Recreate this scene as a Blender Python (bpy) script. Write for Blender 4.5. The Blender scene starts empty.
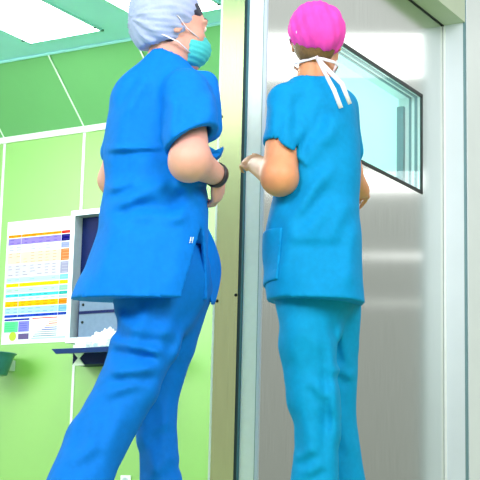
import bpy, bmesh, math, random
import numpy as np
from mathutils import Vector, Matrix, noise as mnoise

random.seed(7)
C = bpy.context.scene.collection
R = math.radians

# ------------------------------------------------------------------ camera
FPX, PSI, PIT, ROL, HC = 1410.0, R(30.64), R(10.8), R(1.41), 0.20
CAM = np.array([0.0, 0.0, HC])
_F = np.array([math.cos(PSI) * math.cos(PIT), math.sin(PSI) * math.cos(PIT), math.sin(PIT)])
_R0 = np.array([math.sin(PSI), -math.cos(PSI), 0.0])
_U0 = np.cross(_R0, _F)
_Rt = math.cos(ROL) * _R0 + math.sin(ROL) * _U0
_U = -math.sin(ROL) * _R0 + math.cos(ROL) * _U0
HEAD = np.array([math.cos(PSI), math.sin(PSI), 0.0])      # horizontal heading
SIDE = _R0                                                 # horizontal right


def ray(u, v):
    d = _F + _Rt * (u - 240) / FPX - _U * (v - 240) / FPX
    return d / np.linalg.norm(d)


def hit(u, v, axis, val):
    d = ray(u, v)
    return CAM + d * (val - CAM[axis]) / d[axis]


def at_depth(u, v, dep):
    d = ray(u, v)
    return CAM + d * dep / (d @ HEAD)


cd = bpy.data.cameras.new('camera')
cam = bpy.data.objects.new('camera', cd)
C.objects.link(cam)
cd.sensor_width = 36
cd.lens = 36 * FPX / 480
cd.clip_start = 0.05
cam.matrix_world = Matrix(((_Rt[0], _U[0], -_F[0], CAM[0]), (_Rt[1], _U[1], -_F[1], CAM[1]),
                           (_Rt[2], _U[2], -_F[2], CAM[2]), (0, 0, 0, 1)))
bpy.context.scene.camera = cam


# ------------------------------------------------------------------ materials
def lin(r, g, b):
    f = lambda c: (c / 255 / 12.92) if c / 255 <= .04045 else ((c / 255 + .055) / 1.055) ** 2.4
    return (f(r), f(g), f(b), 1)


def mat(name, col, rough=.5, metal=0, spec=.5, coat=0, noise=0, nscale=40, bump=0, bscale=400, aniso=0,
        sheen=0, emit=None, estr=0, stretch=(1, 1, 1), sss=0, coat_rough=.1):
    m = bpy.data.materials.new(name)
    m.use_nodes = True
    nt = m.node_tree
    b = nt.nodes['Principled BSDF']
    b.inputs['Base Color'].default_value = col
    b.inputs['Roughness'].default_value = rough
    b.inputs['Metallic'].default_value = metal
    b.inputs['Specular IOR Level'].default_value = spec
    b.inputs['Coat Weight'].default_value = coat
    b.inputs['Coat Roughness'].default_value = coat_rough
    b.inputs['Sheen Weight'].default_value = sheen
    b.inputs['Anisotropic'].default_value = aniso
    if sss:
        b.inputs['Subsurface Weight'].default_value = sss
        b.inputs['Subsurface Radius'].default_value = (.02, .008, .004)
    if emit:
        b.inputs['Emission Color'].default_value = emit
        b.inputs['Emission Strength'].default_value = estr
    if noise or bump:
        tc = nt.nodes.new('ShaderNodeTexCoord')
        mp = nt.nodes.new('ShaderNodeMapping')
        mp.inputs['Scale'].default_value = stretch
        nt.links.new(tc.outputs['Object'], mp.inputs['Vector'])
    if noise:
        n = nt.nodes.new('ShaderNodeTexNoise')
        n.inputs['Scale'].default_value = nscale
        n.inputs['Detail'].default_value = 4
        nt.links.new(mp.outputs[0], n.inputs['Vector'])
        rp = nt.nodes.new('ShaderNodeValToRGB')
        c0 = [max(0, c * (1 - noise)) for c in col[:3]] + [1]
        c1 = [min(1, c * (1 + noise)) for c in col[:3]] + [1]
        rp.color_ramp.elements[0].position = .3
        rp.color_ramp.elements[1].position = .7
        rp.color_ramp.elements[0].color = c0
        rp.color_ramp.elements[1].color = c1
        nt.links.new(n.outputs['Fac'], rp.inputs['Fac'])
        nt.links.new(rp.outputs['Color'], b.inputs['Base Color'])
    if bump:
        n2 = nt.nodes.new('ShaderNodeTexNoise')
        n2.inputs['Scale'].default_value = bscale
        n2.inputs['Detail'].default_value = 3
        nt.links.new(mp.outputs[0], n2.inputs['Vector'])
        bp = nt.nodes.new('ShaderNodeBump')
        bp.inputs['Strength'].default_value = bump
        bp.inputs['Distance'].default_value = .002
        nt.links.new(n2.outputs['Fac'], bp.inputs['Height'])
        nt.links.new(bp.outputs['Normal'], b.inputs['Normal'])
    return m


M = {}
M['green'] = mat('green_panel', (.20, .48, .07, 1), rough=.5, spec=1, coat=1, coat_rough=.4, noise=.03, nscale=2)
M['soffit'] = mat('green_soffit', (.15, .43, .17, 1), rough=.4, noise=.03, nscale=2)
M['joint'] = mat('white_joint', lin(235, 245, 240), rough=.4, noise=.02)
M['ceiling'] = mat('teal_ceiling', lin(160, 226, 244), rough=.6, noise=.03, nscale=3)
M['floor'] = mat('vinyl_floor', lin(150, 178, 120), rough=.35, noise=.06, nscale=30)
M['white_wall'] = mat('white_wall', lin(232, 238, 244), rough=.5, noise=.015, nscale=8)
M['jamb'] = mat('jamb_blue_grey', lin(222, 232, 242), rough=.45, noise=.02, nscale=6)
M['header'] = mat('header_grey_green', lin(196, 210, 186), rough=.5, noise=.03, nscale=5)
M['shadow_gap'] = mat('gap_blue_grey', lin(110, 145, 155), rough=.6, noise=.03)
M['steel'] = mat('brushed_steel', (.76, .79, .76, 1), rough=.13, metal=1, noise=.05, nscale=18, stretch=(14, 14, .35))
M['reflection_tint_steel'] = mat('reflection_tint_brushed_steel', (.75, .78, .45, 1), rough=.26, metal=1, noise=.06, nscale=20,
                       stretch=(14, 14, .3), bump=.05, bscale=60)  # olive base colour stands in for green surroundings mirrored in the steel
M['alu_white'] = mat('white_aluminium', lin(242, 248, 250), rough=.4, noise=.02)
M['alu_lilac'] = mat('pale_profile', lin(206, 216, 236), rough=.35, noise=.02)
M['rubber'] = mat('dark_teal_rubber', lin(16, 52, 60), rough=.5, noise=.1)
M['rubber_lt'] = mat('teal_rubber', lin(60, 112, 128), rough=.45, noise=.1)
M['black'] = mat('black_gasket', lin(14, 26, 26), rough=.5, noise=.1)
M['screw'] = mat('dark_screw', lin(20, 30, 28), rough=.4, metal=.5, noise=.1)
M['lamp'] = mat('lamp_diffuser', (1, 1, 1, 1), rough=.5, emit=(1, 1, .98, 1), estr=12.0, noise=.01)
M['lamp_rim'] = mat('lamp_rim', lin(150, 215, 220), rough=.4, noise=.02)
M['paper'] = mat('white_paper', lin(240, 244, 248), rough=.7, spec=.1, noise=.01)
M['navy'] = mat('navy_panel', lin(8, 26, 84), rough=.5, spec=.15, noise=.08)
M['silver'] = mat('silver_frame', lin(205, 218, 224), rough=.3, metal=.4, noise=.03)
M['grey_panel'] = mat('grey_panel', lin(110, 132, 160), rough=.5, spec=.2, noise=.05)
M['shelf_edge'] = mat('dark_shelf_edge', lin(14, 48, 104), rough=.5, spec=.15, noise=.06)
M['shelf_top'] = mat('pale_shelf_top', lin(175, 215, 225), rough=.25, noise=.03)
M['tissue'] = mat('white_tissue', lin(246, 248, 252), rough=.8, noise=.02, bump=.3, bscale=90)
M['teal_plastic'] = mat('teal_plastic', lin(34, 112, 118), rough=.3, spec=.5, coat=.3, noise=.05)
M['socket'] = mat('white_socket', lin(244, 246, 246), rough=.35, noise=.01)
M['skin_pale'] = mat('pale_skin', lin(230, 168, 152), rough=.5, noise=.05, nscale=30, sss=.15)
M['skin_tan'] = mat('tan_skin', lin(226, 152, 108), rough=.5, noise=.06, nscale=30, sss=.15)
M['blue_cloth'] = mat('royal_blue_cotton', (.0015, .195, .74, 1), rough=.7, spec=.12, sheen=0, noise=.05, nscale=60, bump=.25, bscale=700)
M['blue_cloth_dk'] = mat('royal_blue_trouser', (.0015, .165, .63, 1), rough=.7, spec=.12, sheen=0, noise=.05, nscale=60, bump=.25, bscale=700)
M['cyan_cloth'] = mat('turquoise_cotton', (.001, .27, .60, 1), rough=.7, spec=.12, sheen=0, noise=.05, nscale=60, bump=.25, bscale=700)
M['cyan_cloth_dk'] = mat('turquoise_trouser', (.001, .28, .56, 1), rough=.7, spec=.12, sheen=0, noise=.05, nscale=60, bump=.25, bscale=700)
M['lilac'] = mat('lilac_nonwoven', lin(176, 188, 232), rough=.8, noise=.05, nscale=30, bump=.4, bscale=150)
M['pink'] = mat('pink_nonwoven', lin(244, 70, 190), rough=.8, noise=.10, nscale=25, bump=.4, bscale=150)
M['mask_teal'] = mat('teal_mask_cloth', lin(70, 200, 205), rough=.8, noise=.04, bump=.3, bscale=200)
M['mask_white'] = mat('white_mask_cloth', lin(246, 240, 250), rough=.8, noise=.02, bump=.3, bscale=200)
M['hair'] = mat('dark_hair', lin(44, 48, 70), rough=.45, noise=.3, nscale=60, stretch=(6, 6, 1), bump=.5, bscale=90)
M['hair_br'] = mat('brown_hair', lin(120, 88, 50), rough=.5, noise=.3, nscale=60, stretch=(6, 6, 1), bump=.5, bscale=90)
M['shoe'] = mat('white_clog', lin(236, 238, 240), rough=.4, noise=.02)
M['strap'] = mat('dark_strap', lin(52, 44, 50), rough=.4, noise=.1)
M['eye_white'] = mat('eye_white', lin(240, 238, 235), rough=.15, noise=.01)
M['iris'] = mat('iris_brown', lin(70, 45, 30), rough=.15, noise=.1)
M['wht'] = mat('white_print', lin(215, 235, 250), rough=.6, noise=.01)


def glass_mat(name, tint, mix, rough=.03):
    m = bpy.data.materials.new(name)
    m.use_nodes = True
    nt = m.node_tree
    nt.nodes.clear()
    o = nt.nodes.new('ShaderNodeOutputMaterial')
    tr = nt.nodes.new('ShaderNodeBsdfTransparent')
    tr.inputs[0].default_value = tint
    gl = nt.nodes.new('ShaderNodeBsdfGlossy')
    gl.inputs['Roughness'].default_value = rough
    fr = nt.nodes.new('ShaderNodeLayerWeight')
    fr.inputs['Blend'].default_value = .5
    pw = nt.nodes.new('ShaderNodeMath'); pw.operation = 'POWER'; pw.inputs[1].default_value = 5
    ma = nt.nodes.new('ShaderNodeMath'); ma.operation = 'MULTIPLY_ADD'; ma.inputs[1].default_value = .9; ma.inputs[2].default_value = mix
    mx = nt.nodes.new('ShaderNodeMixShader')
    nt.links.new(fr.outputs['Facing'], pw.inputs[0]); nt.links.new(pw.outputs[0], ma.inputs[0])
    nt.links.new(ma.outputs[0], mx.inputs[0])
    nt.links.new(tr.outputs[0], mx.inputs[1])
    nt.links.new(gl.outputs[0], mx.inputs[2])
    nt.links.new(mx.outputs[0], o.inputs[0])
    return m


M['glass'] = glass_mat('clear_pane', (.95, .99, .985, 1), .03)
M['frosted'] = mat('frosted_pane', lin(206, 240, 240), rough=.35, noise=.02)
_b = M['frosted'].node_tree
_t = _b.nodes.new('ShaderNodeBsdfTranslucent'); _t.inputs[0].default_value = lin(206, 240, 240)
_m = _b.nodes.new('ShaderNodeMixShader'); _m.inputs[0].default_value = .7
_b.links.new(_b.nodes['Principled BSDF'].outputs[0], _m.inputs[1]); _b.links.new(_t.outputs[0], _m.inputs[2])
_b.links.new(_m.outputs[0], _b.nodes['Material Output'].inputs[0])


# ------------------------------------------------------------------ mesh helpers
def tagit(o, label=None, cat=None, group=None, kind=None):
    if label: o['label'] = label
    if cat: o['category'] = cat
    if group: o['group'] = group
    if kind: o['kind'] = kind
    return o


def empty(name, loc, rz=0, **k):
    o = bpy.data.objects.new(name, None)
    o.empty_display_size = .1
    o.location = loc
    o.rotation_euler = (0, 0, rz)
    C.objects.link(o)
    return tagit(o, **k)


def link(name, me, mats, parent=None, smooth=False, **k):
    if not isinstance(mats, (list, tuple)): mats = [mats]
    for m in mats: me.materials.append(m)
    o = bpy.data.objects.new(name, me)
    C.objects.link(o)
    if smooth:
        me.polygons.foreach_set('use_smooth', [True] * len(me.polygons))
    if parent: o.parent = parent
    return tagit(o, **k)


class MB:
    """collects shapes and links them as ONE mesh object (world or parent-local coordinates)"""
    def __init__(s, org=(0, 0, 0)):
        s.bm = bmesh.new()
        s.org = Vector(org)

    def box(s, lo, hi, mi=0, bev=0):
        lo = Vector(lo) - s.org
        hi = Vector(hi) - s.org
        r = bmesh.ops.create_cube(s.bm, size=1)
        vs = r['verts']
        c = (lo + hi) / 2
        d = hi - lo
        for v in vs:
            v.co = Vector((v.co.x * d.x + c.x, v.co.y * d.y + c.y, v.co.z * d.z + c.z))
        fs = {f for v in vs for f in v.link_faces}
        for f in fs: f.material_index = mi
        if bev:
            es = list({e for v in vs for e in v.link_edges})
            rr = bmesh.ops.bevel(s.bm, geom=es, offset=bev, segments=2, affect='EDGES', profile=.5)
            for f in rr['faces']: f.material_index = mi
        return s

    def poly(s, pts, mi=0):
        vs = [s.bm.verts.new(Vector(p) - s.org) for p in pts]
        f = s.bm.faces.new(vs)
        f.material_index = mi
        return s

    def prism(s, pts, off, mi=0):
        off = Vector(off)
        a = [s.bm.verts.new(Vector(p) - s.org) for p in pts]
        b = [s.bm.verts.new(Vector(p) - s.org + off) for p in pts]
        n = len(a)
        fs = [s.bm.faces.new(a), s.bm.faces.new(b[::-1])]
        for i in range(n):
            fs.append(s.bm.faces.new((a[i], b[i], b[(i + 1) % n], a[(i + 1) % n])))
        for f in fs: f.material_index = mi
        return s

    def lathe(s, c, axis, prof, seg=24, mi=0):
        """prof: (radius, height along axis) list"""
        c = Vector(c) - s.org
        axis = Vector(axis).normalized()
        t = axis.orthogonal().normalized()
        w = axis.cross(t)
        rings = []
        for r, h in prof:
            if r < 1e-6:
                rings.append([s.bm.verts.new(c + axis * h)])
            else:
                rings.append([s.bm.verts.new(c + axis * h + (t * math.cos(2 * math.pi * i / seg) + w * math.sin(2 * math.pi * i / seg)) * r) for i in range(seg)])
        for A, B in zip(rings, rings[1:]):
            for i in range(seg):
                j = (i + 1) % seg
                if len(A) == 1 and len(B) == 1: continue
                if len(A) == 1: f = s.bm.faces.new((A[0], B[i], B[j]))
                elif len(B) == 1: f = s.bm.faces.new((A[i], A[j], B[0]))
                else: f = s.bm.faces.new((A[i], A[j], B[j], B[i]))
                f.material_index = mi
                f.smooth = True
        return s

    def tube(s, pts, r, seg=8, mi=0, flat=None):
        pts = [Vector(p) - s.org for p in pts]
        rings = []
        for i, p in enumerate(pts):
            d = (pts[min(i + 1, len(pts) - 1)] - pts[max(i - 1, 0)]).normalized()
            t = Vector(flat) if flat is not None else d.orthogonal()
            t = (t - d * t.dot(d)).normalized()
            w = d.cross(t)
            rr = r if not isinstance(r, (list, tuple)) else None
            r1, r2 = (rr, rr) if rr is not None else r
            rings.append([s.bm.verts.new(p + t * math.cos(2 * math.pi * k / seg) * r1 + w * math.sin(2 * math.pi * k / seg) * r2) for k in range(seg)])
        for A, B in zip(rings, rings[1:]):
            for k in range(seg):
                f = s.bm.faces.new((A[k], A[(k + 1) % seg], B[(k + 1) % seg], B[k]))
                f.smooth = True
                f.material_index = mi
        for A in (rings[0][::-1], rings[-1]):
            s.bm.faces.new(A).material_index = mi
        return s

    def build(s, name, mats, parent=None, **k):
        bmesh.ops.recalc_face_normals(s.bm, faces=s.bm.faces)
        me = bpy.data.meshes.new(name)
        s.bm.to_mesh(me)
        s.bm.free()
        return link(name, me, mats, parent, **k)


def S(name, mb, mats, parent=None):
    o = mb.build(name, mats, parent)
    o['kind'] = 'structure'
    return o


# ------------------------------------------------------------------ the setting
YD = 2.30                      # face of the sliding steel door
xL = hit(262.5, 240, 1, YD)[0]   # its leading edge
xR = hit(443.8, 240, 1, YD)[0]   # where it meets the jamb
zH = hit(443.8, 26.3, 1, YD)[2]  # underside of the header
yW = hit(466.4, 240, 0, xR)[1]   # face of the corridor wall
XG = 6.15                      # green wall
zr = hit(50, 133.4, 0, XG)[2]    # white rail
seam = hit(84.9, 130, 0, XG)
top_s = hit(48.3, 53.0, 1, seam[1])     # top of the joint in the sloping soffit
xS, zC = top_s[0], top_s[2]
print('door', xL, xR, 'zH', zH, 'yW', yW, 'zr', zr, 'soffit', xS, zC, 'seam y', seam[1])

floor = S('floor', MB().box((-3, -3.5, -.1), (12, 9, 0)), M['floor'])
tagit(floor, 'smooth pale green vinyl floor under both people', 'floor')

# sloping soffit, ceiling and green wall of the operating room
yA, yB = 2.42, 8.5
wb = MB().box((XG, yA, 0), (XG + .1, yB, zr))
S('wall_back', wb, M['green'])
tagit(bpy.data.objects['wall_back'], 'glossy green panelled wall behind the blue-clad person', 'wall')
so = MB()
so.prism([(XG, yA, zr), (XG + .1, yA, zr), (XG + .1, yA, zC + .1), (xS, yA, zC + .1), (xS, yA, zC)], (0, yB - yA, 0))
S('trim_1', so, M['soffit'])
tagit(bpy.data.objects['trim_1'], 'dark green sloping bulkhead between green wall and ceiling', 'bulkhead')
ce = MB().box((-1.0, yA, zC), (xS, yB, zC + .1))
S('ceiling', ce, M['ceiling'])
tagit(bpy.data.objects['ceiling'], 'pale turquoise ceiling around the square lights', 'ceiling')
# rail, panel joints and cornice
S('trim_2', MB().box((XG - .012, yA, zr - .024), (XG, yB, zr + .016)), M['joint'])
tagit(bpy.data.objects['trim_2'], 'white horizontal rail across the top of the green wall', 'rail')
co = MB()
co.prism([(xS - .001, yA, zC - .014), (xS - .010, yA, zC - .010), (xS - .010, yA, zC - .001), (xS + .02, yA, zC - .001)], (0, yB - yA, 0))
S('trim_3', co, M['lamp_rim'])
tagit(bpy.data.objects['trim_3'], 'thin pale cornice where the ceiling meets the green bulkhead', 'cornice')
pitch = hit(4.6, 155, 0, XG)[1] - hit(83.9, 155, 0, XG)[1]
slope = Vector((xS - XG, 0, zC - zr)).normalized()
nrm = Vector((-slope.z, 0, slope.x)) if slope.x < 0 else Vector((slope.z, 0, -slope.x))
if nrm.x > 0: nrm = -nrm
for i in range(-2, 6):
    y = seam[1] + pitch * i
    if y < yA + .05: continue
    j = MB().box((XG - .004, y - .008, 0), (XG, y + .008, zr - .02))
    a = Vector((XG, y - .004, zr + .002)) - slope * .01 ; b = Vector((xS, y - .004, zC - .008))
    j.prism([a, b, b + nrm * .004, a + nrm * .004], (0, .008, 0))
    o = S('trim_%d' % (10 + i), j, M['joint'])
    tagit(o, 'white vertical joint strip between green wall panels', 'joint strip', 'joints of the green wall')

# steel post, gasket and the door leaf
u0 = lambda u: hit(u, 240, 0, xL)[1]     # y on the plane of the leading edge
yE0, yE1, yG1, yP1, yP2 = YD, u0(244.4), u0(239.0), u0(216.6), u0(214.6)
print('edge', yE0, yE1, yG1, yP1, yP2)
zT = 3.3
post = empty('door_frame_post', (xL, yG1, 0), label='narrow steel frame post, tinted olive for mirrored green, between green room and door', cat='door frame', kind='structure')
MB(post.location).box((xL, yG1, 0), (xL + .22, yP1, zT)).build('post_face', M['reflection_tint_steel'], post)
MB(post.location).box((xL - .001, yP1, 0), (xL + .22, yP2, zT)).build('edge_trim', M['joint'], post, label='white edge strip')
for (u, v) in ((219.6, 117), (214.8 + 2.2, 301), (235.8, 295)):
    p = hit(u, v, 0, xL)
    if p[1] > yP1 - .005: p[1] = yP1 - .006
    MB(post.location).lathe(p, (-1, 0, 0), [(0, .004), (.004, .0035), (.0055, .002), (.0058, 0)], 12).build('screw', M['screw'], post, label='small dark screw head')

door = empty('door_1', (xL, YD, 0), label='sliding brushed steel door with slanting view window', cat='door', kind='structure')
# window opening
xw0, xw1 = hit(316, 100, 1, YD)[0], hit(421.9, 140, 1, YD)[0]
zw1 = .5 * (hit(421.9, 95.3, 1, YD)[2] + hit(345, 44.8, 1, YD)[2])
zw0 = .5 * (hit(421.7, 193.3, 1, YD)[2] + hit(357.5, 160.3, 1, YD)[2])
print('window', xw0, xw1, zw0, zw1)
yb = yE1                                # back of the leaf
zTop = zH + .02
lf = MB(door.location)
for lo, hi in (((xL + .006, 0.01), (xw0, zTop)), ((xw1, 0.01), (xR, zTop)), ((xw0, 0.01), (xw1, zw0)), ((xw0, zw1), (xw1, zTop))):
    lf.box((lo[0], YD, lo[1]), (hi[0], yb, hi[1]))
bmesh.ops.remove_doubles(lf.bm, verts=lf.bm.verts, dist=1e-5)
lp = lf.build('leaf_panel', M['steel'], door)
uvl = lp.data.uv_layers.new(name='grain')
for l_p in lp.data.loops:
    c_ = lp.data.vertices[l_p.vertex_index].co
    uvl.data[l_p.index].uv = (c_.x + c_.y, c_.z)
_n = M['steel'].node_tree
_b = _n.nodes['Principled BSDF']
_b.inputs['Roughness'].default_value = .15
_b.inputs['Anisotropic'].default_value = .9
_b.inputs['Anisotropic Rotation'].default_value = 0
_t = _n.nodes.new('ShaderNodeTangent'); _t.direction_type = 'UV_MAP'; _t.uv_map = 'grain'
_n.links.new(_t.outputs[0], _b.inputs['Tangent'])
yq = u0(259.0)
MB(door.location).box((xL - .004, yE0 - .001, .01), (xL + .006, yE0 + (yq - yE0) * .75, zTop)).build('corner_profile', M['alu_lilac'], door, label='pale lilac corner profile')
MB(door.location).box((xL - .002, yE0 + (yq - yE0) * .75, .01), (xL + .006, yE0 + (yq - yE0) * 1.0, zTop)).build('profile_groove', M['shadow_gap'], door, label='blue-grey groove')
MB(door.location).box((xL, yq, .01), (xL + .006, yE1, zTop)).build('edge_plate', M['alu_white'], door, label='white edge plate')
g = MB(door.location)
g.box((xL - .004, yE1, .01), (xL + .02, yE1 + (yG1 - yE1) * .35, zTop), 1)
g.box((xL + .001, yE1 + (yG1 - yE1) * .35, .01), (xL + .02, yG1, zTop), 0)
g.build('rubber_seal', [M['rubber'], M['rubber_lt']], door, label='dark teal rubber seal')
# window: black gasket, clear outer pane, reveal, frosted inner pane
gk = MB(door.location)
t = .010
for lo, hi in (((xw0 - .004, zw0), (xw0 + t, zw1)), ((xw1 - t, zw0), (xw1 + .004, zw1)), ((xw0 - .004, zw0 - .004), (xw1 + .004, zw0 + t)), ((xw0 - .004, zw1 - t), (xw1 + .004, zw1 + .004))):
    gk.box((lo[0], YD - .003, lo[1]), (hi[0], YD + .004, hi[1]))
gk.build('window_gasket', M['black'], door, label='thin black window gasket')
MB(door.location).box((xw0 + t, YD + .0005, zw0 + t), (xw1 - t, YD + .0025, zw1 - t)).build('glass_pane', M['glass'], door, label='clear glass pane')
rv = MB(door.location)
d1 = yb + .035
for lo, hi in (((xw0 + .001, zw0 + .001), (xw0 + .006, zw1 - .001)), ((xw1 - .006, zw0 + .001), (xw1 - .001, zw1 - .001)), ((xw0, zw0 + .001), (xw1 - .001, zw0 + .006)), ((xw0, zw1 - .006), (xw1 - .001, zw1 - .001))):
    rv.box((lo[0], YD + .004, lo[1]), (hi[0], d1, hi[1]))
rv.build('window_reveal', M['alu_white'], door)
bd = MB(door.location)
for k, (a, b) in enumerate(((.018, .030), (.046, .056))):
    bd.box((xw0 + .006, YD + a, zw1 - .010), (xw1 - .006, YD + b, zw1 - .006))
    bd.box((xw1 - .010, YD + a, zw0 + .006), (xw1 - .006, YD + b, zw1 - .006))
bd.build('reveal_bead', M['shadow_gap'], door, label='grey glazing bead')
MB(door.location).box((xw0, d1, zw0), (xw1, d1 + .006, zw1)).build('frosted_pane', M['frosted'], door, label='pale frosted inner pane')
xp = hit(409, 150, 1, YD + .07)[0]
MB(door.location).box((xp - .05, d1 - .03, zw0 + .006), (xp - .015, d1, zw1 - .045)).build('window_post', M['shadow_gap'], door, label='grey upright bar')

# header, jamb and corridor wall
hd = MB().box((xL - .2, yW, zH), (xR, YD - .002, zT))
S('trim_4', hd, M['header'])
tagit(bpy.data.objects['trim_4'], 'grey-green header beam above the steel door', 'header')
hs = MB().box((xL - .2, YD - .006, zH - .004), (xR, YD - .002, zH))
S('trim_5', hs, M['black'])
tagit(bpy.data.objects['trim_5'], 'dark shadow gap between header and door top', 'gap strip')
S('trim_6', MB().box((xR, yW + .004, 0), (xR + .1, YD + .1, zT)), M['jamb'])
tagit(bpy.data.objects['trim_6'], 'pale blue-grey door jamb at the right of the steel door', 'jamb')
S('trim_7', MB().box((xR - .004, YD - .012, 0), (xR + .001, YD - .002, zH)), M['alu_white'])
tagit(bpy.data.objects['trim_7'], 'thin white seal strip between steel door and jamb', 'seal strip')
S('trim_8', MB().box((xR - .0005, yW, 0), (xR + .012, yW + .01, zT)), M['shadow_gap'])
tagit(bpy.data.objects['trim_8'], 'blue-grey shadow line along the corridor wall edge', 'shadow line')
S('wall_right', MB().box((xR + .011, yW - .004, 0), (12, yW + .1, zT)), M['white_wall'])
tagit(bpy.data.objects['wall_right'], 'bright white corridor wall at the far right', 'wall')

# ------------------------------------------------------------------ ceiling lights
A_ = hit(102.7, 29.2, 2, zC); B_ = hit(31.5, 43.8, 2, zC)
far_x = .5 * (A_[0] + B_[0])
w_ = abs(B_[1] - A_[1])
p2 = hit(105, 0, 2, zC)
y2 = p2[1]
print('lamp', far_x, A_[1], B_[1], w_, y2)


def ceiling_light(x1, y0, y1, ln, label):
    r = empty('ceiling_light', (x1, y0, zC), label=label, cat='ceiling light', group='flush ceiling lights')
    m = MB(r.location)
    rim = .014
    for lo, hi in (((x1 - ln, y0), (x1, y0 + rim)), ((x1 - ln, y1 - rim), (x1, y1)), ((x1 - rim, y0), (x1, y1)), ((x1 - ln, y0), (x1 - ln + rim, y1))):
        m.box((lo[0], lo[1], zC - .008), (hi[0], hi[1], zC))
    m.build('frame', M['lamp_rim'], r)
    MB(r.location).box((x1 - ln + rim, y0 + rim, zC - .005), (x1 - rim, y1 - rim, zC - .001)).build('diffuser', M['lamp'], r)
    for (x, y) in ((x1 - .07, y0 + .008), (x1 - .07, y1 - .008), (x1 - ln * .55, y0 + .008)):
        MB(r.location).lathe((x, y, zC - .008), (0, 0, -1), [(.008, 0), (.008, .004), (0, .005)], 10).build('clip', M['screw'], r, label='small dark clip')
    return r


ceiling_light(far_x, A_[1], B_[1], 1.2, 'bright square ceiling light at the top left corner')
ceiling_light(far_x, y2 - w_, y2, 1.2, 'bright ceiling light partly hidden behind the lilac cap')

# ------------------------------------------------------------------ wall chart
TL, TR = hit(7.8, 222.7, 0, XG), hit(76.1, 215.3, 0, XG)
BL, BR = hit(1.9, 345.0, 0, XG), hit(71.3, 341.3, 0, XG)
cy0, cy1 = .5 * (TL[1] + BL[1]), .5 * (TR[1] + BR[1])
cz0, cz1 = .5 * (BL[2] + BR[2]), .5 * (TL[2] + TR[2])
print('chart', cy0 - cy1, cz1 - cz0)
chart_cols = {}
ch = MB((XG, cy1, cz0))
ch.box((XG - .003, cy1, cz0), (XG - .0005, cy0, cz1), 0)
chm = [M['paper']]


def chcol(rgb):
    if rgb not in chart_cols:
        chart_cols[rgb] = len(chm)
        chm.append(mat('chart_%d_%d_%d' % rgb, lin(*[max(0, int(255 - (255 - q) * 1.4)) for q in rgb]), rough=.7, spec=.1, noise=.02))
    return chart_cols[rgb]


def chrect(s0, s1, t0, t1, rgb, lift=1):
    ya, yb_ = cy0 + (cy1 - cy0) * s0, cy0 + (cy1 - cy0) * s1
    za, zb = cz1 + (cz0 - cz1) * t0, cz1 + (cz0 - cz1) * t1
    x = XG - .003 - .0003 * lift
    ch.poly([(x, ya, za), (x, ya, zb), (x, yb_, zb), (x, yb_, za)], chcol(rgb))


rows = [(.112, .135, (255, 176, 60), (244, 74, 52)), (.142, .196, (176, 160, 232), (62, 40, 150)), (.205, .25, (226, 224, 250), (176, 182, 240)),
        (.258, .352, (255, 222, 206), (255, 160, 120)), (.36, .455, (218, 214, 230), (186, 184, 208)), (.463, .503, (200, 232, 250), (160, 214, 246)),
        (.510, .540, (240, 230, 60), (246, 212, 30)), (.548, .59, (206, 244, 222), (170, 236, 200)), (.597, .622, (120, 218, 226), (70, 190, 190)),
        (.628, .648, (216, 238, 250), (190, 220, 246)), (.655, .70, (255, 200, 70), (255, 160, 40)), (.706, .758, (190, 220, 248), (150, 196, 240)),
        (.764, .786, (90, 120, 214), (40, 90, 190))]
for t0, t1, c, c2 in rows:
    chrect(.025, .80, t0, t1, c)
    chrect(.805, .97, t0, t1, c2)
    n = max(1, int((t1 - t0) / .022))
    for k in range(n):
        tt = t0 + (t1 - t0) * (k + .5) / n
        for q in range(7):
            s = .05 + q * .107
            dk = tuple(int(v * .80) for v in c)
            if random.random() < .85:
                chrect(s, s + .04 + .03 * random.random(), tt - .003, tt + .002, dk, 2)
        chrect(.83, .83 + .08 + .04 * random.random(), tt - .003, tt + .003, tuple(min(255, int(v * .7 + 70)) for v in c2), 2)
chrect(.215, .222, .11, .78, (214, 206, 236), 3)
chrect(.03, .40, .797, .812, (44, 90, 190))
chrect(.03, .235, .818, .905, (140, 232, 180))
chrect(.24, .40, .818, .905, (166, 166, 232))
chrect(.245, .40, .918, .965, (146, 136, 172))
for k in range(4):
    chrect(.045, .19, .835 + k * .018, .839 + k * .018, (110, 200, 150), 2)
    chrect(.26, .37, .835 + k * .018, .839 + k * .018, (130, 130, 206), 2)
cyc, czc = cy0 + (cy1 - cy0) * .165, cz1 + (cz0 - cz1) * .938
ch.poly([(XG - .0036, cyc + .026 * math.cos(a * math.pi / 10), czc + .026 * math.sin(a * math.pi / 10)) for a in range(20)], chcol((206, 228, 120)))
chrect(.44, .80, .798, .806, (232, 90, 90))
for k, (a, c) in enumerate(((.68, (240, 180, 160)), (.68, (236, 130, 100)), (.64, (240, 190, 170)), (.62, (150, 150, 220)), (.58, (130, 130, 200)), (.52, (180, 186, 200)), (.48, (170, 176, 196)), (.46, (150, 170, 190)))):
    chrect(a, .80, .828 + k * .016, .836 + k * .016, c)
chrect(.44, .97, .955, .968, (200, 214, 226))
for k in range(6):
    chrect(.85, .95, .83 + k * .018, .833 + k * .018, (222, 214, 222))
ch.build('wall_chart', chm, label='colour-banded white wall chart on the green wall', cat='poster').location = (XG, cy1, cz0)

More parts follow.
